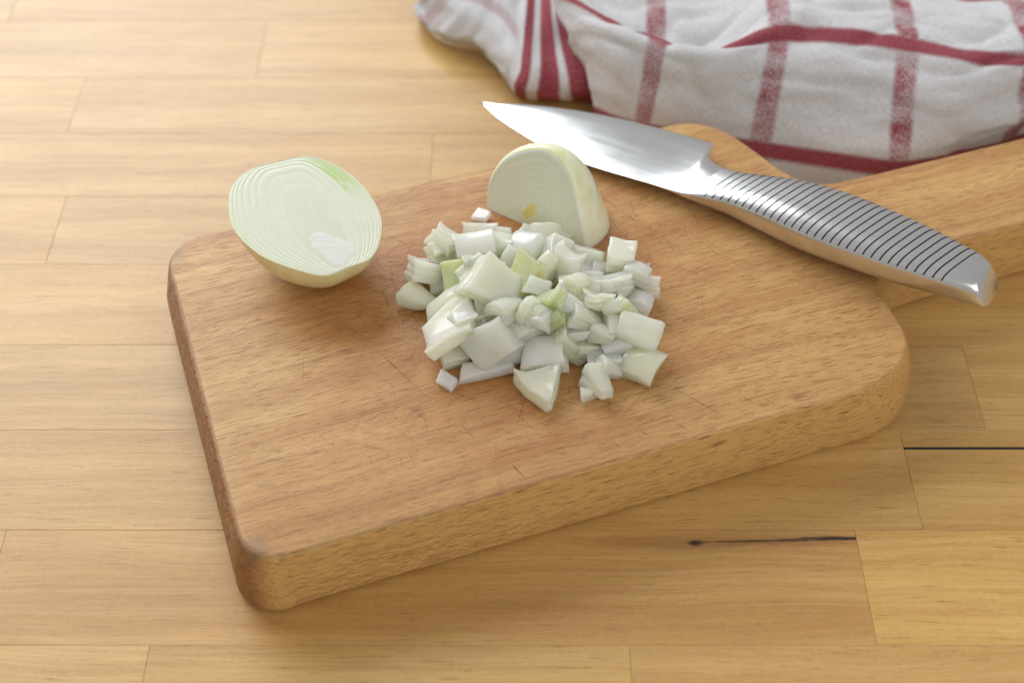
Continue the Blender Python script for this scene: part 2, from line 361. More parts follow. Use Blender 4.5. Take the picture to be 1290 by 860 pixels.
# ------------------------------------------------------------------ cutting board (local frame: x along the grain, y across)
ANG = 0.335508; BO = Vector((-0.07711, 0.22062, 0))
BX = Vector((math.cos(ANG), math.sin(ANG), 0)); BY = Vector((-math.sin(ANG), math.cos(ANG), 0))
def bw(x, y, z): return BO + BX * (x / 1000) + BY * (y / 1000) + Vector((0, 0, z))
def arc(cx, cy, r, a0, a1, n): return [(cx + r * math.cos(math.radians(a0 + (a1 - a0) * i / n)), cy + r * math.sin(math.radians(a0 + (a1 - a0) * i / n))) for i in range(n + 1)]
out = arc(12, 11.5, 12.5, 180, 270, 9)
out += [(40, -1), (80, -1), (120, -1.2), (160, -1.1), (195, -1)]
out += spline([(195, -1), (208, -0.8), (220.5, 2.0), (228.5, 9.0), (232, 19), (232.6, 30), (233.5, 38.5), (238, 45), (248, 49), (262, 50)], 4)[1:]
out += [(285, 50), (310, 50), (332, 50)] + arc(340, 58, 8, -90, 0, 5) + arc(340, 83.5, 8, 0, 90, 5) + [(320, 91.5), (290, 91.5), (262, 91.7)]
out += spline([(262, 91.7), (248, 91.9), (239, 92.7), (232, 95.6), (228, 100.5), (224.5, 108), (220.3, 120.5), (216, 131), (210, 138.5), (202, 142.6), (190, 143.3)], 4)[1:]
out += [(150, 143.1), (110, 142.8), (70, 142.3), (35, 141.9)] + arc(13, 128.3, 13.3, 90, 180, 9)
cl = [Vector((x / 1000, y / 1000)) for x, y in out]
# clean duplicates
P = [cl[0]]
for q in cl[1:]:
    if (q - P[-1]).length > 2e-4: P.append(q)
if (P[0] - P[-1]).length < 2e-4: P.pop()
n = len(P); nrm = []
for i in range(n):
    t = (P[(i + 1) % n] - P[i - 1]).normalized(); nrm.append(Vector((t.y, -t.x)))
prof = [(0.0030, 0.0), (0.0014, 0.0005), (0.0004, 0.0016), (0.0, 0.0032), (0.0, 0.0149), (0.0, T - 0.0018), (0.00012, T - 0.0011), (0.00045, T - 0.00042), (0.0009, T - 0.0001), (0.0014, T)]
verts = []; faces = []
for (ins, z) in prof:
    for i in range(n):
        bulge = 0.0054 * max(0.0, -nrm[i].x) * (1 - (z / T) ** 2.2) * (1 - 0.25 * (1 - z / T)) if P[i].x < 0.03 else 0.0   # the end grain side swells outwards
        rc_ = sst(0.198, 0.226, P[i].x) * (1 - sst(0.035, 0.05, P[i].y)) * 0.0042 * sst(T - 0.011, T, z) ** 1.5   # worn, rounder corner by the handle
        e = P[i] - nrm[i] * (ins - bulge + rc_)
        verts.append((e.x, e.y, z))
for k in range(len(prof) - 1):
    for i in range(n): faces.append((k * n + i, k * n + (i + 1) % n, (k + 1) * n + (i + 1) % n, (k + 1) * n + i))
faces.append(tuple(range(n))[::-1]); faces.append(tuple(range((len(prof) - 1) * n, len(prof) * n)))
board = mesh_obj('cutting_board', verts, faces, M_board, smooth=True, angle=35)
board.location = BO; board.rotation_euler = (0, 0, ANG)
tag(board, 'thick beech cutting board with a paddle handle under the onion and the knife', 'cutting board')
# knife cuts scored into the worn top (one joined part: too many and too fine to pick apart)
cv, cf = [], []
def cut(x, y, ang, L, wd, bend=0.0, z=T + 0.00003):
    k = 5; base = len(cv); d = Vector((math.cos(ang), math.sin(ang))); s_ = Vector((-d.y, d.x))
    for i in range(k + 1):
        t = i / k; c = Vector((x, y)) + d * (L * (t - 0.5)) + s_ * (bend * L * (t - 0.5) ** 2)
        hw = wd * (0.15 + 0.85 * math.sin(math.pi * min(1, max(0, t))) ** 0.6) / 2
        for q in (-1, 1):
            e = c + s_ * hw * q; cv.append((e.x / 1000, e.y / 1000, z))
    for i in range(k): cf.append((base + 2 * i, base + 2 * i + 2, base + 2 * i + 3, base + 2 * i + 1))
rc = random.Random(11)
for (cx_, cy_, sx, sy, cnt) in ((102, 68, 26, 24, 330), (72, 90, 8, 14, 200), (160, 92, 18, 16, 240), (100, 30, 40, 12, 110), (165, 40, 28, 20, 60), (45, 60, 22, 25, 30), (180, 100, 12, 12, 40)):
    for i in range(cnt):
        x, y = rc.gauss(cx_, sx), rc.gauss(cy_, sy)
        if not (6 < x < 214 and 6 < y < 134): continue
        a = rc.choice((rc.gauss(-1.05, 0.18), rc.gauss(0.75, 0.25), rc.gauss(1.6, 0.3), rc.gauss(-0.6, 0.2)))
        L = rc.uniform(4, 24)
        if not (6 < x - L / 2 and x + L / 2 < 214 and y - L / 2 > 4 and y + L / 2 < 137): L = 4
        cut(x, y, a, L, rc.uniform(0.05, 0.14), rc.uniform(-0.08, 0.08))
for (x, y, a, L, wd) in ((85.5, 5.5, -1.25, 7.5, 0.55), (150, 11, -1.0, 16, 0.45), (166, 6, -0.9, 8, 0.35), (171, 5, -0.95, 5, 0.4), (140, 5, -1.0, 5, 0.4), (118, 4.6, -1.1, 3.5, 0.35), (158, 108, -1.15, 40, 0.32), (147, 96, -1.0, 22, 0.28), (62, 57, -1.2, 20, 0.35), (128, 6, -1.0, 4, 0.4), (96, 30, 1.0, 18, 0.25), (78, 40, -0.8, 14, 0.2)):
    cut(x, y, a, L, wd)
cuts = mesh_obj('knife_cuts', cv, cf, M_cut, board, smooth=False); tag(cuts, 'fine dark knife scores across the worn board top', kind='stuff')

# ------------------------------------------------------------------ onion half lying cut side up
def ring_band(o_out, o_in, frame, h, mat, name, parent, tint=(1, 1, 1), gap=0.16):
    """one onion layer on the cut face: a slightly domed closed band between two outlines (frame: 2D mm -> 3D)"""
    n = len(o_out); vs, fs = [], []
    prof = [(0.0, 0.004), (0.2, h), (0.5, h + 0.015), (0.8, h), (1.0, 0.004)]
    for t, z in prof:
        for a, b in zip(o_out, o_in):
            d = b - a; L = max(d.length, 1e-6); g = min(gap / L, 0.35)
            vs.append(frame(a + d * (g + (1 - 2 * g) * t), z))
    for k in range(len(prof) - 1):
        for i in range(n): fs.append((k * n + i, k * n + (i + 1) % n, (k + 1) * n + (i + 1) % n, (k + 1) * n + i))
    o = mesh_obj(name, vs, fs, mat, parent); o.color = (*tint, 1); return o
def disc(outl, frame, h, mat, name, parent, tint=(1, 1, 1)):
    n = len(outl); c = sum(outl, Vector((0, 0))) / n; vs, fs = [], []
    for t, z in ((1.0, -0.02), (0.93, h * 0.6), (0.8, h), (0.5, h + 0.02), (0.2, h + 0.02)):
        for a in outl: vs.append(frame(c + (a - c) * t, z))
    for k in range(4):
        for i in range(n): fs.append((k * n + i, k * n + (i + 1) % n, (k + 1) * n + (i + 1) % n, (k + 1) * n + i))
    fs.append(tuple(range(4 * n, 5 * n)))
    o = mesh_obj(name, vs, fs, mat, parent); o.color = (*tint, 1); return o

A_nr = Vector((0.029987, -0.139111, 0.989823)); A_root = Vector((-0.057832, 0.320944, 0.048547))
A_av = Vector((-0.43941, 0.887614, 0.138058)); A_bv = Vector((0.897786, 0.439078, 0.03451))
OA = [(40.6, -22.9), (47.7, -19.8), (51.6, -15.6), (53.9, -10.1), (53.3, -1.9), (52.2, 7.4), (49.0, 12.7), (41.2, 18.4), (31.7, 21.9), (22.2, 23.0), (14.9, 22.2), (8.6, 19.5), (3.1, 15.5), (0.3, 11.1), (0.1, 4.5), (-0.2, -1.2), (0.9, -5.0), (4.3, -9.2), (9.4, -14.2), (15.3, -19.0), (20.6, -21.7), (26.6, -23.7), (33.3, -24.4)]
oa = [Vector((p.x, p.y)) for p in spline([(a, b, 0) for a, b in OA], 5, True)]
halfA = empty('onion_half', tuple(A_root + A_av * 0.027 + A_bv * 0.0 - Vector((0, 0, A_root.z + A_av.z * 0.027 - T))))
def frameA(p, z): return A_root + A_av * (p.x / 1000) + A_bv * (p.y / 1000) + A_nr * (z / 1000) - halfA.location
tag(halfA, 'onion half resting cut side up with its flat layered face in view', 'onion')
CA = Vector((25.5, -0.5)); bodyA_depth = None
def bodyA(D):
    vs = []; rows = 16
    for k in range(rows):
        ph = math.pi / 2 * k / rows
        for a in oa:
            r = math.cos(ph) ** 0.92
            d_ = a - CA; el = Vector((25.0, 22.5)); u_ = d_.normalized(); ell = Vector((u_.x * el.x, u_.y * el.y))
            vs.append(frameA(CA + d_.lerp(ell, 0.85 * math.sin(ph)) * r, -D * math.sin(ph)))
    vs.append(frameA(CA, -D)); return vs, rows
lo, hi = 10.0, 40.0
for _ in range(30):
    mid = (lo + hi) / 2; vs, rows = bodyA(mid)
    if min(q.z for q in vs) + halfA.location.z > T + 0.0001: lo = mid
    else: hi = mid
vs, rows = bodyA((lo + hi) / 2); n = len(oa); fs = []
for k in range(rows - 1):
    for i in range(n): fs.append((k * n + i, k * n + (i + 1) % n, (k + 1) * n + (i + 1) % n, (k + 1) * n + i))
for i in range(n): fs.append(((rows - 1) * n + i, (rows - 1) * n + (i + 1) % n, rows * n))
nside = len(fs); fs.append(tuple(range(n)))
sk = mesh_obj('skin', vs, fs, [M_skin, M_membrane], halfA, smooth=True, angle=60, fmat=[0] * nside + [1]); sk['label'] = 'pale yellow outer layer of the onion'
def nestA(s):
    a0 = (1 - s) * 1.5; a1 = 54.6 - (1 - s) ** 2.5 * 34
    return [Vector((a0 + a.x / 54.6 * (a1 - a0), 2.0 + (a.y - 2.0) * s * (1 + 0.02 * noise.noise(Vector((a.x * 0.06, a.y * 0.06, s * 7)))))) for a in oa]
SA = [0.985, 0.93, 0.865, 0.785, 0.69, 0.60, 0.48, 0.34]
rl = random.Random(5)
for i in range(len(SA) - 1):
    t = (1.02, 1.03, 0.99) if i else (0.99, 1.03, 0.88)
    ring_band(nestA(SA[i]), nestA(SA[i + 1]), frameA, rl.uniform(0.02, 0.05), M_layer_tip if i < 4 else M_layer, 'layer', halfA, t, 0.13 - 0.014 * i)
disc(nestA(SA[-1]), frameA, 0.05, M_layer, 'core', halfA, (0.98, 1.0, 0.96))
rootp = [Vector((a, b)) for a, b in ((2.0, 2.0), (5.0, -0.6), (9, -1.5), (13.5, -3.4), (18.5, -3.0), (20.0, -0.2), (17.5, 3.2), (12.5, 6.6), (7.5, 9.6), (4.2, 9.0), (3.4, 5.5))]
rootp = [Vector((p.x, p.y)) for p in spline([(p.x, p.y, 0) for p in rootp], 4, True)]
rt = disc(rootp, lambda p, z: frameA(p, z + 0.03), 0.05, M_core, 'root_base', halfA, (1.03, 1.03, 1.05)); rt['label'] = 'opaque white root core at the lower end of the face'

# ------------------------------------------------------------------ onion end piece: half onion cut side down, sliced from one side
B0 = Vector((-0.0095593, 0.3727259, T)); B1 = Vector((0.0266876, 0.3499717, T))
Bd = (B1 - B0).normalized(); Bdep = Vector((-Bd.y, Bd.x, 0)); LEAN = math.radians(20)
Bup = Vector((0, 0, math.cos(LEAN))) + Bdep * math.sin(LEAN); Bn = Bd.cross(Bup)
if Bn.dot(Vector((0, -1, 0))) < 0: Bn = -Bn
endB = empty('onion_end_piece', tuple((B0 + B1) / 2 + Bdep * 0.008)); tag(endB, 'sliced onion end standing on its flat side behind the diced heap', 'onion')
OB = [(0.3, 0.0), (-0.7, 3.6), (-1.0, 11), (2.7, 20.5), (9.6, 27.0), (17.6, 30.4), (24.4, 29.4), (30.6, 24.2), (36.2, 14.2), (40.5, 5), (42.4, 0.0)]
ob = [Vector((p.x, max(0.0, p.y))) for p in spline([(a, b, 0) for a, b in OB], 6)] + [Vector((42.4 - 42.1 * k / 12, 0.0)) for k in range(1, 12)]
def frameB(p, z): return B0 + Bd * (p.x / 1000) + Bup * (p.y / 1000) + Bn * (z / 1000) - endB.location
CB = Vector((21.0, 0.0)); vs = []; rows = 18; n = len(ob); DB = 25.0
prof_ = [(0.0, 0.965, 0.0), (0.4, 0.985, 0.012), (1.1, 1.0, 0.03)] + [(None, None, k / (rows - 3)) for k in range(1, rows - 3)]
rows = len(prof_)
for (dd_, sc_, t) in prof_:                     # rounded arris first, then the dome
    tt = math.sin(math.pi / 2 * t); r = (1 - tt ** 2.2) ** 0.5; grow = 1 + 0.22 * tt
    if dd_ is not None: r, grow = sc_, 1.0
    depth = dd_ if dd_ is not None else DB * tt
    for a in ob:
        q = Vector((CB.x + (a.x - CB.x) * r * grow + 4.0 * tt, a.y * r * (1 + 0.02 * tt)))
        upv = Bup.lerp(Vector((0, 0, 1)), tt)
        pos = B0 + Bd * (q.x / 1000) + upv * (q.y / 1000) + Bdep * (depth / 1000)
        pos.z = max(pos.z, T + 0.00005); vs.append(pos - endB.location)
vs.append(B0 + Bd * 0.025 + Bdep * (DB / 1000) + Vector((0, 0, 0.0001)) - endB.location); fs = []
for k in range(rows - 1):
    for i in range(n): fs.append((k * n + i, k * n + (i + 1) % n, (k + 1) * n + (i + 1) % n, (k + 1) * n + i))
for i in range(n): fs.append(((rows - 1) * n + i, (rows - 1) * n + (i + 1) % n, rows * n))
nside = len(fs); fs.append(tuple(range(n)))
sk = mesh_obj('skin', vs, fs, [M_skin, M_membrane], endB, smooth=True, angle=50, fmat=[0] * nside + [1]); sk.color = (1.06, 1.14, 1.55, 1)
def nestB(s):
    return [Vector((CB.x - 2.5 * (1 - s) + (a.x - CB.x) * s * (1 + 0.022 * noise.noise(Vector((a.x * 0.09, a.y * 0.09, s * 9)))), 0.35 + a.y * s * 0.985 * (1 + 0.022 * noise.noise(Vector((a.x * 0.09, a.y * 0.09, s * 9 + 5)))))) for a in ob]
SB = [0.955, 0.865, 0.77, 0.685, 0.57, 0.48, 0.375, 0.27]
for i in range(len(SB) - 1):
    ring_band(nestB(SB[i]), nestB(SB[i + 1]), frameB, rl.uniform(0.02, 0.05), M_layer, 'layer', endB, (1.06, 1.05, 0.98), 0.045)
disc(nestB(SB[-1]), frameB, 0.05, M_layer, 'core', endB, (1.06, 1.03, 0.85))
sp = [Vector((17.5 + 2.2 * math.cos(a) + 1.2 * math.sin(a), 5.6 + 3.6 * math.sin(a))) for a in [k * math.pi / 10 for k in range(20)]]
ys = disc(sp, lambda p, z: frameB(p, z + 0.03), 0.05, M_core_y, 'sprout_spot', endB); ys['label'] = 'yellow spot of sprout at the centre'

# ------------------------------------------------------------------ knife (local frame: x tip to butt, y towards the spine, z up)
KA = Vector((-0.0128556, 0.4342242, 0.029187)); KX = Vector((0.8367877, -0.5435093, 0.0662119)); KY = Vector((0.5447046, 0.838628, 0)); KZ = Vector((-0.0555272, 0.0360659, 0.9978056))
knife = empty('kitchen_knife'); knife.matrix_world = Matrix(((KX.x, KY.x, KZ.x, KA.x), (KX.y, KY.y, KZ.y, KA.y), (KX.z, KY.z, KZ.z, KA.z), (0, 0, 0, 1)))
tag(knife, 'all steel kitchen knife with a ribbed handle lying across the board', 'knife')
BKs = [0, 2, 4.8, 16.2, 28.3, 40.7, 56.7, 73.1, 83, 90, 92.3, 92.9, 94, 96.5, 101, 106, 112, 117, 126, 136, 146, 156, 166.4, 176.4, 186.6, 196.8, 202.5, 206]
BKy = [0.05, 1.0, 2.1, 7.2, 11.5, 14.8, 17.8, 19.6, 20.1, 20.3, 20.2, 18.5, 13.2, 10.3, 8.7, 8.5, 9.8, 11.4, 13.6, 14.8, 15.0, 14.4, 13.4, 12.1, 10.2, 8.1, 7.0, 5.8]
FRs = [0, 10.7, 22.1, 35.2, 42.8, 57.1, 73.4, 85.6, 96, 104, 116, 127, 148, 168, 186, 200, 206]
FRy = [-0.05, -4.1, -7.6, -10.8, -11.7, -12.4, -11.4, -10.6, -10.6, -10.3, -9.6, -10.6, -12.9, -13.1, -12.3, -11.0, -10.0]
HTs = [0, 60, 80, 92, 104, 116, 128, 145, 165, 185, 200, 206]
HTh = [0.55, 0.95, 1.05, 1.7, 3.4, 5.0, 6.2, 6.9, 6.8, 6.2, 5.5, 5.2]
NT_ = 56
G0, G1, NG = 107.5, 196.5, 31
grooves = [G0 + (G1 - G0) * i / (NG - 1) for i in range(NG)]
def section(s, scale=1.0, groove=False):
    yb, yf = interp(s, BKs, BKy), interp(s, FRs, FRy); h = interp(s, HTs, HTh)
    yc, hy = (yb + yf) / 2, (yb - yf) / 2 * scale; wgt = sst(78, 122, s); h *= scale
    e = 0.22 + 0.36 * wgt; slant = 0.32 * sst(92, 106, s) * (1 - sst(197, 205, s)); pts = []
    for i in range(NT_):
        th = 2 * math.pi * (i + 0.5) / NT_; c, q = math.cos(th), math.sin(th)
        y = math.copysign(abs(c) ** e, c); z = math.copysign(abs(q) ** e, q)
        taper = (0.16 + 0.84 * min(1, (y + 1) / 1.15)) * (1 - wgt) + wgt
        zz = h * z * taper
        top = q > 0.10 or (c > 0.5 and q > -0.25)
        yy = yc + hy * y
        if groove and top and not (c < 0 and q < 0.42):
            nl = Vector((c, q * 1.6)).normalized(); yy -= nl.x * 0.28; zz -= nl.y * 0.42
        pts.append(((s + slant * (yc + hy * y - 1.0) - 0.55 * zz * sst(196, 205, s)) / 1000, yy / 1000, zz / 1000))
    return pts
st = [(s_, 1.0, False) for s_ in [0.0, 0.7, 1.6, 3, 5, 8, 12, 16, 20, 25, 30, 36, 42, 48, 54, 60, 66, 72, 77, 81, 84.5, 87.5, 89.5, 91, 91.8, 92.3, 92.6, 92.9, 93.3, 93.8, 94.4, 95.2, 96.2, 97.4, 98.8, 100.2, 101.6, 103, 104.5, 106]]
SPLIT = 101.6
for g in grooves:
    st += [(g - 0.28, 1.0, False), (g - 0.18, 1.0, True), (g + 0.18, 1.0, True), (g + 0.28, 1.0, False), (g + 1.4, 1.0, False)]
st += [(199, 1.0, False), (200.8, 1.0, False), (202.6, 0.998, False), (204.2, 0.985, False), (205.2, 0.955, False), (205.9, 0.90, False), (206.15, 0.84, False)]
def knife_part(name, stations, mat, first=False, last=False):
    vs, fs, fm = [], [], []
    for (s_, scl, gr) in stations: vs += section(s_, scl, gr)
    for k in range(len(stations) - 1):
        for i in range(NT_):
            fs.append((k * NT_ + i, k * NT_ + (i + 1) % NT_, (k + 1) * NT_ + (i + 1) % NT_, (k + 1) * NT_ + i))
            th = 2 * math.pi * (i + 1.0) / NT_; c, q = math.cos(th), math.sin(th)
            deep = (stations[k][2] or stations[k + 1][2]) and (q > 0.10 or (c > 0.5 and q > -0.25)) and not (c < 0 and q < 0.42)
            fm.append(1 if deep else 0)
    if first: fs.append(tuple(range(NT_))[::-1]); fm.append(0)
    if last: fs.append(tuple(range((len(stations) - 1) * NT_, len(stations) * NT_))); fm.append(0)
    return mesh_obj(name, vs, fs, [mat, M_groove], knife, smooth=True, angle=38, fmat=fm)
knife_part('blade', [q for q in st if q[0] <= SPLIT], M_blade, first=True)
hd = knife_part('handle', [q for q in st if q[0] >= SPLIT], M_handle, last=True); hd['label'] = 'brushed steel handle with thin dark grooves across it'

# ------------------------------------------------------------------ dish towel behind the board
def net_surface(net, us, vs_, sub_u, sub_v, wrinkle, name, mat, parent, org):
    """net[i][j]: control point at column i (u) and row j (v), bicubic Catmull-Rom, plus wrinkles along the normal"""
    nu, nv = len(net), len(net[0]); G = []; UV = []
    def at(i, j): return Vector(net[min(max(i, 0), nu - 1)][min(max(j, 0), nv - 1)]) / 1000
    def at1(a, i): return a[min(max(i, 0), len(a) - 1)]
    for a in range((nu - 1) * sub_u + 1):
        i = min(a // sub_u, nu - 2); tu = a / sub_u - i; row = []; uvr = []
        for b in range((nv - 1) * sub_v + 1):
            j = min(b // sub_v, nv - 2); tv = b / sub_v - j
            cols_ = [cr(at(i + k, j - 1), at(i + k, j), at(i + k, j + 1), at(i + k, j + 2), tv) for k in (-1, 0, 1, 2)]
            row.append(cr(*cols_, tu))
            uvr.append((cr(at1(us, i - 1), us[i], us[i + 1], at1(us, i + 2), tu) if 0 else us[i] + (us[i + 1] - us[i]) * tu, vs_[j] + (vs_[j + 1] - vs_[j]) * tv))
        G.append(row); UV.append(uvr)
    A, B = len(G), len(G[0]); out_ = []
    for a in range(A):
        for b in range(B):
            du = G[min(a + 1, A - 1)][b] - G[max(a - 1, 0)][b]; dv = G[a][min(b + 1, B - 1)] - G[a][max(b - 1, 0)]
            nn = du.cross(dv); nn = nn.normalized() if nn.length > 1e-12 else Vector((0, 0, 1))
            if nn.z < 0: nn = -nn
            p = G[a][b] + nn * wrinkle(UV[a][b][0], UV[a][b][1], G[a][b]); p.z = max(p.z, 0.0006); out_.append(p - org)
    fs = [(a * B + b, (a + 1) * B + b, (a + 1) * B + b + 1, a * B + b + 1) for a in range(A - 1) for b in range(B - 1)]
    me = bpy.data.meshes.new(name); me.from_pydata([tuple(p) for p in out_], [], fs); me.update()
    ul = me.uv_layers.new(name='UVMap'); flat = [q for r_ in UV for q in r_]
    for lp in me.loops: ul.data[lp.index].uv = flat[lp.vertex_index]
    me.materials.append(mat); me.polygons.foreach_set('use_smooth', [True] * len(me.polygons))
    o = bpy.data.objects.new(name, me); col.objects.link(o); o.parent = parent
    md = o.modifiers.new('thickness', 'SOLIDIFY'); md.thickness = 0.0009; md.offset = -1
    return o
towel_org = Vector((0.12, 0.46, 0)); towel = empty('dish_towel', tuple(towel_org))
tag(towel, 'crumpled off white dish towel with red check stripes behind the board', 'towel')
MU = [0.12, 0.3, 0.6, 1, 1.5, 2, 2.5, 3, 3.5, 4, 4.6, 5.2]
MV = [-0.28, 0, 0.35, 0.7, 1, 1.25, 1.6, 2.2, 3]
MX = [[34.2, 29.7, 22.1, 17.6, 18.5, 19.6, 21.2, 23.6]]
MN = [[(34.2, 451.4, 1), (34.2, 455.4, 8), (29.7, 466.4, 21), (22.1, 478.5, 33), (17.6, 494.9, 40), (18.5, 508.9, 38), (19.6, 526.9, 40), (21.2, 554.9, 34), (23.6, 594.9, 20)]]
C1 = [(42.1, 442.4), (52.9, 438.9), (75.1, 432.4), (98.7, 426.0), (126, 419.7), (152, 414.4), (None, 303), (None, 328), (None, 357), (None, 385)]
R2 = [(40.8, 448.7), (54.5, 442), (76.8, 435.6), (100.7, 433.9), (127, 429), (152.3, 423.6), (176.9, 421.5), (201.7, 426), (231, 437), (259, 448)]
R3 = [(39.7, 455.8), (56.2, 445.9), (78.5, 439.6), (103, 442.6), (128.3, 439.2), (152.8, 433.7), (176.9, 429), (200.8, 431), (231, 441), (259, 452)]
R4 = [(39.2, 467.4), (58.4, 454.6), (80.9, 448.3), (106.2, 455.6), (131, 453.5), (155.3, 447.8), (179.1, 440.1), (202.6, 438), (231, 446), (260, 457)]
for k in range(10):
    a = C1[k]
    if a[0] is None: q = bw(a[1], 106, 0) * 1000; a = (q.x, q.y)
    u = MU[k + 2]; back = R4[k]
    dz = [34, 38, 36, 20] if u < 1.7 else [49, 47, 38, 20]
    cN = [(a[0], a[1] - (5 if k < 6 else 2.5), 1), (a[0], a[1], 13), (*R2[k], 28 if u < 1.7 else 27), (*R3[k], 44.5 if u < 1.7 else 40), (*back, 45.5 if u < 1.7 else 47)]
    for dy, z in zip((14, 32, 60, 100), dz): cN.append((back[0] + 0.06 * dy, back[1] + dy, z))
    MN.append(cN)
p0 = MN[0]; MN.insert(0, [(x + 7, y + 4, max(0.8, z - 13)) for (x, y, z) in p0])
MU2 = [0.10, 0.3] + MU[2:]
def wr_main(u, v, p):
    f = noise.noise(Vector((u * 2.1, v * 4.2, 0.3))) * 0.0016 + noise.noise(Vector((u * 5 + v * 2, v * 9, 1.7))) * 0.0007
    f += noise.noise(Vector((u * 1.2 + v * 1.5, v * 14 - u * 3.0, 4.1))) * 0.0006 * sst(1.5, 3.2, u)
    f -= (1 - abs(noise.noise(Vector((u * 1.1 + v * 2.3, v * 3.0 - u * 1.3, 8.8))))) ** 6 * 0.0022 * sst(0.2, 0.6, v) - 0.0008   # sharper creases
    return f * sst(-0.25, 0.1, v)
M_tm = towel_material('checked_linen', 'main'); M_tb = towel_material('striped_linen_border', 'border')
net_surface(MN, MU2, MV, 12, 10, wr_main, 'upper_fold', M_tm, towel, towel_org)
BR = [[(-42.5, 532.5, 1), (-35.9, 520.2, 1), (-26.7, 513.6, 1), (-16, 509.5, 1), (-7, 496.7, 1), (-0.7, 483.7, 1), (4.1, 474.3, 1), (15.3, 472.1, 1), (32.3, 471.1, 1), (40.7, 470, 1)],
 [(-43.7, 529.9, 10), (-36.6, 513.5, 10), (-27.5, 504.1, 10), (-16.7, 500, 10), (-8.2, 488.6, 10), (-1.4, 476.3, 10), (2.7, 466.5, 10), (15, 464.4, 10), (30, 463.9, 10), (39, 463.9, 10)],
 [(-39.6, 526.1, 18), (-29.7, 514, 18), (-20.8, 506.3, 18), (-11.3, 500.4, 18), (-4.4, 488.9, 18), (0.3, 477.8, 18), (5, 469.5, 18), (15.6, 468.5, 18), (27.5, 468.5, 18), (37.1, 468.5, 18)],
 [(-35.4, 530.6, 22), (-24.5, 520.2, 22), (-15.7, 515.3, 22), (-6.9, 509.3, 22), (-1.4, 498.8, 22), (2.4, 489, 22), (6.4, 483.4, 22), (15.1, 483.4, 22), (24.4, 481.7, 22), (34.1, 480.6, 22)],
 [(-30.6, 549.7, 24), (-19.6, 540.1, 24), (-11.7, 533.8, 24), (-4.6, 527.6, 24), (0, 518.4, 24), (3.4, 509.4, 24), (7.9, 506.4, 24), (14.8, 506.4, 24), (21.6, 505.2, 24), (31.5, 503.5, 24)],
 [(-30.6, 604.4, 16), (-18.9, 593.6, 16), (-11.3, 586.6, 16), (-3.7, 579.6, 16), (1.1, 572.8, 16), (4.8, 562.7, 16), (9.1, 559.4, 16), (16.5, 559.4, 16), (22.3, 557.4, 16), (32.8, 556.1, 16)]]
BN = [[BR[j][i] for j in range(6)] for i in range(10)]
def wr_b(u, v, p):
    return noise.noise(Vector((u * 0.9, v * 1.1, 7.3))) * 0.0022 + noise.noise(Vector((u * 2.6, v * 0.8, 2.2))) * 0.0010
net_surface(BN, list(range(10)), list(range(6)), 8, 10, wr_b, 'lower_fold', M_tb, towel, towel_org)

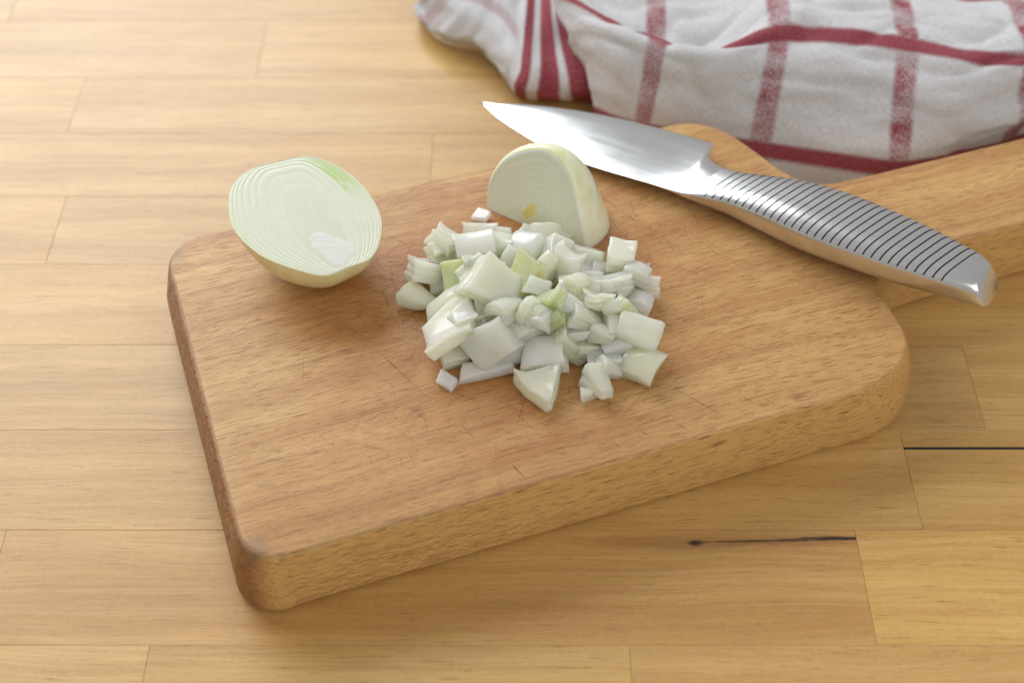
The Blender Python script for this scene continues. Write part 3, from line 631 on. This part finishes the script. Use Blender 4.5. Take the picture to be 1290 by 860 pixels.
# ------------------------------------------------------------------ diced onion
#PIECES
# every bit: size key, kind, resting place and quaternion
DICE = [
(357,142,100,42,'s', -0.01136, 0.35566, 0.03489, 0.9979, -0.0022, 0.0439, 0.0477),
(435,165,55,40,'b', -0.00372, 0.35497, 0.03244, 0.9927, -0.0503, 0.0539, -0.095),
(225,180,95,80,'b', -0.02374, 0.34478, 0.04019, 0.948, -0.1797, 0.1368, -0.2242),
(225,258,85,60,'b', -0.02375, 0.33948, 0.03495, 0.9762, 0.0634, 0.2031, -0.0409),
(155,292,115,95,'b', -0.03022, 0.33442, 0.03541, 0.9479, -0.2647, 0.1128, 0.1366),
(135,388,110,75,'w', -0.0318, 0.3243, 0.0328, 0.9517, -0.0659, 0.0448, -0.2966),
(340,205,135,90,'b', -0.01266, 0.34136, 0.04019, 0.9899, 0.1296, -0.0151, 0.0548),
(440,192,85,65,'b', -0.00315, 0.34414, 0.03921, 0.9967, 0.006, 0.033, -0.0739),
(525,212,120,95,'b', 0.00496, 0.3404, 0.04019, 0.9442, 0.1134, -0.1865, -0.2468),
(545,165,55,62,'b', 0.00707, 0.35429, 0.03309, 0.7295, -0.0649, -0.0905, 0.6749),
(600,165,72,85,'b', 0.01238, 0.35181, 0.03546, 0.7268, 0.1446, -0.1205, 0.6606),
(636,172,30,70,'s', 0.01602, 0.35414, 0.03229, 0.6783, 0.0151, 0.0364, 0.7337),
(635,212,92,72,'b', 0.01543, 0.3404, 0.04019, 0.9327, 0.1266, 0.3372, -0.0192),
(600,272,85,60,'w', 0.01186, 0.32962, 0.04289, 0.8384, 0.1446, -0.425, 0.309),
(680,262,65,80,'b', 0.01936, 0.33084, 0.04299, 0.8568, -0.0729, 0.1771, 0.4787),
(735,248,125,70,'b', 0.02517, 0.3409, 0.03489, 0.891, 0.4168, -0.1533, -0.0943),
(745,292,90,55,'s', 0.02591, 0.33495, 0.03489, 0.9852, -0.0508, -0.0466, -0.1567),
(790,297,62,48,'b', 0.03022, 0.3349, 0.03426, 0.9607, -0.2576, 0.1034, -0.0082),
(865,236,98,92,'b', 0.03714, 0.33715, 0.04019, 0.9979, -0.0452, 0.0001, -0.0467),
(840,292,85,48,'s', 0.03496, 0.33495, 0.03489, 0.9926, 0.0578, -0.0306, 0.1025),
(925,300,62,80,'b', 0.04231, 0.32862, 0.04019, 0.8471, -0.0309, 0.1254, 0.5156),
(972,352,70,58,'b', 0.04699, 0.32699, 0.03489, 0.9938, 0.0459, 0.1003, -0.0137),
(290,312,130,95,'g', -0.01708, 0.32704, 0.04019, 0.9393, 0.2748, -0.2048, -0.0181),
(420,345,190,130,'b', -0.00483, 0.31787, 0.04519, 0.9218, 0.1089, 0.3391, -0.1534),
(520,302,115,130,'y', 0.00435, 0.32441, 0.04417, 0.8446, 0.2789, -0.283, -0.359),
(612,398,68,105,'g', 0.01259, 0.31118, 0.04519, 0.8188, -0.2721, -0.2499, 0.4395),
(665,325,70,60,'b', 0.01823, 0.33154, 0.03388, 0.973, -0.0238, 0.0068, 0.2295),
(730,372,140,98,'b', 0.02374, 0.31927, 0.04019, 0.9937, 0.1076, -0.0212, -0.0226),
(840,338,115,70,'b', 0.03411, 0.32365, 0.04019, 0.9482, -0.2944, -0.1053, 0.0554),
(928,408,62,88,'b', 0.04243, 0.31986, 0.03474, 0.8553, -0.0125, 0.0682, 0.5134),
(880,440,92,60,'g', 0.03712, 0.31066, 0.04019, 0.8156, 0.3125, 0.3314, -0.3569),
(755,470,165,95,'w', 0.02558, 0.30693, 0.04019, 0.9244, -0.2278, 0.2963, 0.0758),
(240,415,140,85,'b', -0.02142, 0.31506, 0.03886, 0.9423, -0.0332, -0.3253, 0.0722),
(250,505,155,125,'b', -0.02008, 0.30264, 0.04019, 0.9669, -0.0434, -0.2374, 0.0829),
(385,445,80,70,'b', -0.00801, 0.31004, 0.04019, 0.9971, 0.0255, -0.0624, 0.0362),
(265,592,92,60,'b', -0.01883, 0.29837, 0.03318, 0.9889, 0.0756, 0.0469, 0.1189),
(390,555,145,135,'b', -0.0074, 0.29659, 0.04019, 0.82, 0.4263, -0.3134, 0.2184),
(385,637,185,55,'s', -0.0079, 0.29324, 0.03288, 0.9979, 0.0154, -0.013, 0.062),
(500,495,100,165,'b', 0.00245, 0.30386, 0.04019, 0.8477, 0.0761, 0.0003, -0.525),
(540,440,80,62,'b', 0.00603, 0.30597, 0.04519, 0.7777, -0.3099, -0.5187, -0.1735),
(610,482,115,52,'g', 0.01241, 0.30545, 0.04019, 0.9206, -0.1828, -0.3388, -0.0655),
(610,532,90,65,'b', 0.01246, 0.30344, 0.03567, 0.93, 0.0419, -0.3626, 0.0438),
(598,592,132,92,'b', 0.01126, 0.29649, 0.03531, 0.9954, 0.0678, -0.067, -0.0114),
(690,562,75,125,'b', 0.01961, 0.29963, 0.03584, 0.6834, 0.2316, 0.2933, 0.6271),
(765,560,118,75,'w', 0.02647, 0.30073, 0.03489, 0.9946, -0.0463, 0.0697, 0.0606),
(850,562,92,75,'b', 0.03411, 0.3, 0.03543, 0.9846, -0.0381, -0.0424, 0.1651),
(932,510,145,92,'b', 0.04133, 0.30203, 0.04019, 0.9781, 0.1364, 0.1093, -0.1129),
(858,492,92,80,'w', 0.03478, 0.30423, 0.04019, 0.9864, 0.0531, 0.1536, 0.0252),
(945,620,120,112,'b', 0.04236, 0.2937, 0.03467, 0.9617, 0.0358, -0.0737, -0.2615),
(800,598,95,72,'s', 0.02945, 0.29614, 0.03489, 0.9987, 0.0076, -0.0171, 0.0473),
(825,642,92,58,'w', 0.03145, 0.29091, 0.03489, 0.9559, 0.045, 0.2885, 0.0331),
(582,715,140,155,'t', 0.00964, 0.28293, 0.03426, 0.8121, -0.0309, -0.0068, -0.5827),
(790,697,95,72,'w', 0.02805, 0.28448, 0.03489, 0.8004, -0.0744, 0.1124, -0.5842),
(745,732,55,32,'s', 0.0241, 0.28255, 0.03236, 0.9981, 0.0004, 0.014, 0.0596),
(320,370,90,75,'b', -0.0143, 0.32367, 0.03589, 0.9381, 0.2399, 0.2246, 0.1098),
(420,260,95,80,'b', -0.0051, 0.34118, 0.03299, 0.9911, -0.003, -0.0334, -0.1286),
(520,380,95,85,'b', 0.00442, 0.32397, 0.03422, 0.9256, -0.0194, -0.0576, 0.3735),
(430,480,95,85,'b', -0.00396, 0.3116, 0.03379, 0.9925, -0.0907, -0.0315, 0.0761),
(640,430,95,80,'b', 0.01547, 0.31615, 0.03569, 0.8684, -0.4085, 0.2076, -0.1898),
(560,265,90,70,'b', 0.00831, 0.33756, 0.03591, 0.9047, -0.2809, 0.2919, 0.132),
(800,440,95,80,'b', 0.03025, 0.31513, 0.03542, 0.9838, -0.0092, 0.0278, 0.1771),
(330,470,85,80,'b', -0.01316, 0.3118, 0.03494, 0.9704, -0.0477, 0.2349, -0.0303),
(690,480,80,70,'b', 0.01996, 0.31059, 0.03489, 0.8722, -0.1417, 0.223, 0.4116),
(300,250,85,70,'b', -0.01659, 0.34054, 0.03497, 0.8745, -0.3207, 0.1908, 0.31),
(870,380,80,65,'b', 0.0372, 0.32333, 0.03489, 0.9812, -0.1199, 0.1261, -0.0839),
(465,560,80,70,'b', -0.00071, 0.29896, 0.03686, 0.9606, -0.2201, 0.0316, 0.1667),
(340,300,100,80,'b', -0.01225, 0.32366, 0.04519, 0.9611, 0.0133, -0.2245, 0.1601),
(450,420,110,85,'b', -0.00206, 0.30844, 0.04519, 0.8663, -0.2681, 0.1329, 0.3999),
(570,350,80,60,'b', 0.00887, 0.31724, 0.04519, 0.8687, -0.4544, 0.1123, -0.162),
(790,400,80,60,'b', 0.02869, 0.31093, 0.04519, 0.8371, -0.3301, 0.2275, 0.3722),
(205,215,60,50,'w', -0.02548, 0.33999, 0.04019, 0.9607, 0.0969, 0.151, 0.2118),
(470,240,70,60,'w', -0.00027, 0.33597, 0.04081, 0.7736, 0.3558, -0.3968, 0.3428),
(395,270,75,60,'s', -0.00722, 0.32757, 0.04519, 0.9465, 0.0278, -0.0407, -0.319),
(330,260,70,55,'w', -0.01327, 0.32889, 0.04519, 0.9645, -0.2021, -0.1068, 0.1324),
(705,330,70,60,'w', 0.02127, 0.31979, 0.04519, 0.948, 0.0367, 0.0598, 0.3104),
(760,320,75,55,'s', 0.02703, 0.32917, 0.03696, 0.9958, -0.0434, 0.027, -0.076),
(885,350,60,50,'w', 0.03821, 0.3221, 0.04019, 0.886, -0.4059, -0.1659, 0.151),
(690,420,70,60,'w', 0.01957, 0.30844, 0.04519, 0.9751, 0.1217, -0.0076, -0.1851),
(820,420,60,45,'s', 0.03128, 0.30844, 0.04519, 0.9943, -0.0145, 0.0006, 0.1056),
(580,460,60,55,'w', 0.00958, 0.30352, 0.04519, 0.8738, -0.0441, -0.0444, 0.4822),
(300,450,70,60,'s', -0.0155, 0.30475, 0.04519, 0.9689, -0.0043, 0.0082, 0.2475),
(360,500,70,55,'w', -0.01018, 0.30325, 0.04019, 0.9086, 0.0214, -0.401, -0.1146),
(460,530,60,60,'w', -0.00116, 0.2996, 0.04019, 0.9847, 0.07, -0.0948, 0.1283),
(700,510,60,60,'s', 0.02044, 0.30203, 0.04019, 0.9875, -0.0237, -0.0361, 0.1516),
(800,520,70,50,'w', 0.02939, 0.30081, 0.04019, 0.9684, -0.1042, 0.0177, -0.2258),
(205,345,60,50,'s', -0.02546, 0.33051, 0.03221, 0.9995, 0.0272, 0.0014, 0.0179),
(890,555,60,50,'w', 0.03784, 0.30133, 0.03489, 0.9712, 0.0896, 0.2091, 0.0707),
(362,92,50,38,'c', -0.01109, 0.36675, 0.03125, 0.9669, -0.0009, -0.0865, -0.2401),
(232,687,58,46,'c', -0.02158, 0.28882, 0.03114, 0.9688, 0.0183, 0.0006, -0.2473),
(967,268,10,9,'c', 0.04795, 0.34304, 0.03005, 0.9944, 0.0343, 0.0095, 0.0999)]
def piece_mesh(seed, L, W, H, kind):
    """one diced bit: a bent, jittered, soft-edged block; kinds: b block, s slab, w wedge with a rounded back, t big triangular scoop, c chip"""
    r_ = random.Random(seed); bm = bmesh.new()
    K = 9; nz = 6 if kind not in 'sc' else 4
    def ss(n): return [(-1 + 2 * i / n) for i in range(n + 1)]
    def sharp(t):            # crowd the grid lines towards the edges
        return math.copysign(1 - (1 - abs(t)) ** 1.9, t)
    gx, gy, gz = [sharp(t) for t in ss(K)], [sharp(t) for t in ss(K)], [sharp(t) for t in ss(nz)]
    idx = {}; ja = 0.15 if L * W < 5.0e-5 else 0.09; cj = [[r_.uniform(-ja, ja) for _ in range(3)] for _ in range(8)]
    bend = r_.uniform(0.08, 0.34) * r_.choice((1, 1, -1)); bend2 = r_.uniform(-0.10, 0.10); tap = r_.uniform(0.80, 1.06); sk_ = r_.uniform(-0.16, 0.16)
    seams = [[0.05], [-0.3, 0.35], [0.3], [-0.25]][r_.randrange(4)] if (kind in 'bwy' and r_.random() < 0.85) else []
    if kind == 'g': seams = [-0.35, 0.25]
    if kind == 't': seams = [0.30]
    if kind in 'c': bend = bend2 = 0
    if seams:
        gz = sorted(set([-1, -0.93, 0.93, 1] + [q_ for s_ in seams for q_ in (s_ - 0.06, s_, s_ + 0.06)] + [(a_ + b_) / 2 for a_, b_ in zip([-1] + seams, seams + [1])])); nz = len(gz) - 1
    steps = [Vector((r_.uniform(-1, 1), r_.uniform(-1, 1), 0)) * 0.00045 for _ in range(4)]
    o_ = Vector((r_.uniform(0, 50), r_.uniform(0, 50), 0))
    def shape(x, y, z):
        # soft edges
        d = Vector((x, y, z)); e = Vector((x * L, y * W, z * H)) / 2
        rad = min(0.00030, H * 0.12)
        c = Vector([max(-h + rad, min(h - rad, q)) for q, h in zip(e, (L / 2, W / 2, H / 2))])
        dd = e - c
        if dd.length > 1e-9: e = c + dd.normalized() * rad
        fx, fy, fz = (x + 1) / 2, (y + 1) / 2, (z + 1) / 2
        j = Vector((0, 0, 0))
        for k in range(8):
            wgt = (fx if k & 1 else 1 - fx) * (fy if k & 2 else 1 - fy) * (fz if k & 4 else 1 - fz)
            j += Vector((cj[k][0] * L, cj[k][1] * W, cj[k][2] * H)) * wgt
        e += j
        e.y *= 1 + (tap - 1) * fx; e.y += sk_ * e.x
        if kind == 'w': e.z *= 1 - 0.62 * fx ** 1.5; e.y *= 1 - 0.30 * fx
        if kind == 't': e.y *= 1.0 - 0.88 * max(0, fx) ** 1.25; e.x -= 0.12 * L * (1 - fx) * (1 - (y * y))* -1; e.z *= 1 - 0.25 * fx
        a = e.y / W * 2
        e.z -= bend * W * (a * a - 0.33) * 0.8 + bend2 * L * ((e.x / L * 2) ** 2 - 0.33) * 0.5
        for s_ in seams:      # the gap between two leaves of the bulb shows as a fine crease round the sides
            if max(abs(x), abs(y)) > 0.98:
                g = math.exp(-((z - s_) / 0.045) ** 2) * 0.00042
                e.x -= math.copysign(g, e.x) if abs(x) > 0.98 else 0; e.y -= math.copysign(g, e.y) if abs(y) > 0.98 else 0
        e += steps[sum(1 for s_ in seams if z > s_)]      # the leaves slip a little over each other
        nn = noise.noise_vector(e * 160 + o_) * 0.00060 + noise.noise_vector(e * 420 + o_) * 0.00020 + noise.noise_vector(e * 900 + o_) * 0.00013
        if kind == 'c': nn = nn * 0.4
        return e + nn
    def v(i, j, k):
        key = (i, j, k)
        if key not in idx: idx[key] = bm.verts.new(shape(gx[i], gy[j], gz[k]))
        return idx[key]
    for i in range(K):
        for j in range(K):
            bm.faces.new((v(i, j, 0), v(i, j + 1, 0), v(i + 1, j + 1, 0), v(i + 1, j, 0))); bm.faces.new((v(i, j, nz), v(i + 1, j, nz), v(i + 1, j + 1, nz), v(i, j + 1, nz)))
    for i in range(K):
        for k in range(nz):
            bm.faces.new((v(i, 0, k), v(i + 1, 0, k), v(i + 1, 0, k + 1), v(i, 0, k + 1))); bm.faces.new((v(i, K, k), v(i, K, k + 1), v(i + 1, K, k + 1), v(i + 1, K, k)))
            bm.faces.new((v(0, i, k), v(0, i, k + 1), v(0, i + 1, k + 1), v(0, i + 1, k))); bm.faces.new((v(K, i, k), v(K, i + 1, k), v(K, i + 1, k + 1), v(K, i, k + 1)))
    bmesh.ops.recalc_face_normals(bm, faces=bm.faces)
    me = bpy.data.meshes.new('diced_onion_piece'); bm.to_mesh(me); bm.free()
    me.polygons.foreach_set('use_smooth', [True] * len(me.polygons)); me.set_sharp_from_angle(angle=math.radians(50))
    return me
def piece_size(s):
    X, Y, w_, h_, k = s[:5]; r_ = random.Random(int(X * 1000 + Y))
    A, B = w_ / 2.866 / 3.42 / 1000, h_ / 2.866 / 3.42 / 1000
    if k == 'c': H_ = min(0.0022, B * 0.6)
    elif k == 's': H_ = r_.uniform(0.0030, 0.0040)
    elif k == 't': H_ = 0.0075
    else: H_ = r_.uniform(0.0048, 0.0075)
    return A, B * (1.12 if k != 't' else 1.05), H_
GROUP = 'diced onion bits heaped on the cutting board'
SPECIAL = {51: 'large scoop shaped onion bit coming to a point, lying in front of the heap', 87: 'small white onion chip lying alone behind the heap near the sliced end',
           88: 'small white square onion chip lying alone on bare wood in front of the heap', 89: 'tiny crumb of onion on the board towards the knife handle',
           40: 'onion bit with a bright green top edge in the middle of the heap', 25: 'green striped onion bit standing on top of the heap', 24: 'onion bit with a yellow tip on top of the heap',
           37: 'long thin onion slab at the foot of the heap', 0: 'thin flat onion sliver at the back of the heap', 52: 'onion bit with a thin green line at its end beside a small sliver',
           53: 'small white sliver of onion beside a bit with a green line', 22: 'pale green tinged onion bit on the heap beside the onion half', 30: 'onion bit with a green rim on the heap towards the knife handle'}
rp = random.Random(21)
for i, s in enumerate(DICE):
    L, W, H = piece_size(s); k = s[4]; me = piece_mesh(100 + i, L, W, H, k)
    me.materials.append(M_dice_green if k == 'g' else M_dice_yellow if k == 'y' else M_dice)
    name = 'onion_chip' if k == 'c' else 'diced_onion'
    me.name = name
    o = bpy.data.objects.new(name, me); col.objects.link(o); o.location = s[5:8]; o.rotation_mode = 'QUATERNION'; o.rotation_quaternion = s[8:12]
    t = rp.uniform(0.93, 1.10); g_ = rp.uniform(-0.05, 0.04); o.color = (t * (1 + g_ * 0.5), t, t * (1 + rp.uniform(-0.12, 0.08)), 1)
    if k == 'c': o.color = (1.2, 1.16, 1.3, 1)
    if i in SPECIAL: tag(o, SPECIAL[i], 'onion piece')
    else:
        X, Y, w_, h_ = s[:4]; z = s[7] - T
        size = 'large ' if w_ * h_ > 11500 else 'small ' if w_ * h_ < 5600 else ''
        form = {'s': 'thin slab', 'w': 'rounded wedge', 'g': 'greenish cube'}.get(k, 'cube')
        place = ('on top of the heap' if z > 0.0125 else 'heaped against the sliced onion end' if Y < 270 and 480 < X < 830 else 'on the onion half side of the heap' if X < 330
                 else 'on the knife handle side of the heap' if X > 820 else 'at the foot of the heap' if Y > 520 else 'low in the middle of the heap' if z < 0.007 else 'in the middle of the heap')
        tag(o, size + 'pale ' + form + ' of diced onion ' + place, 'onion piece', GROUP)
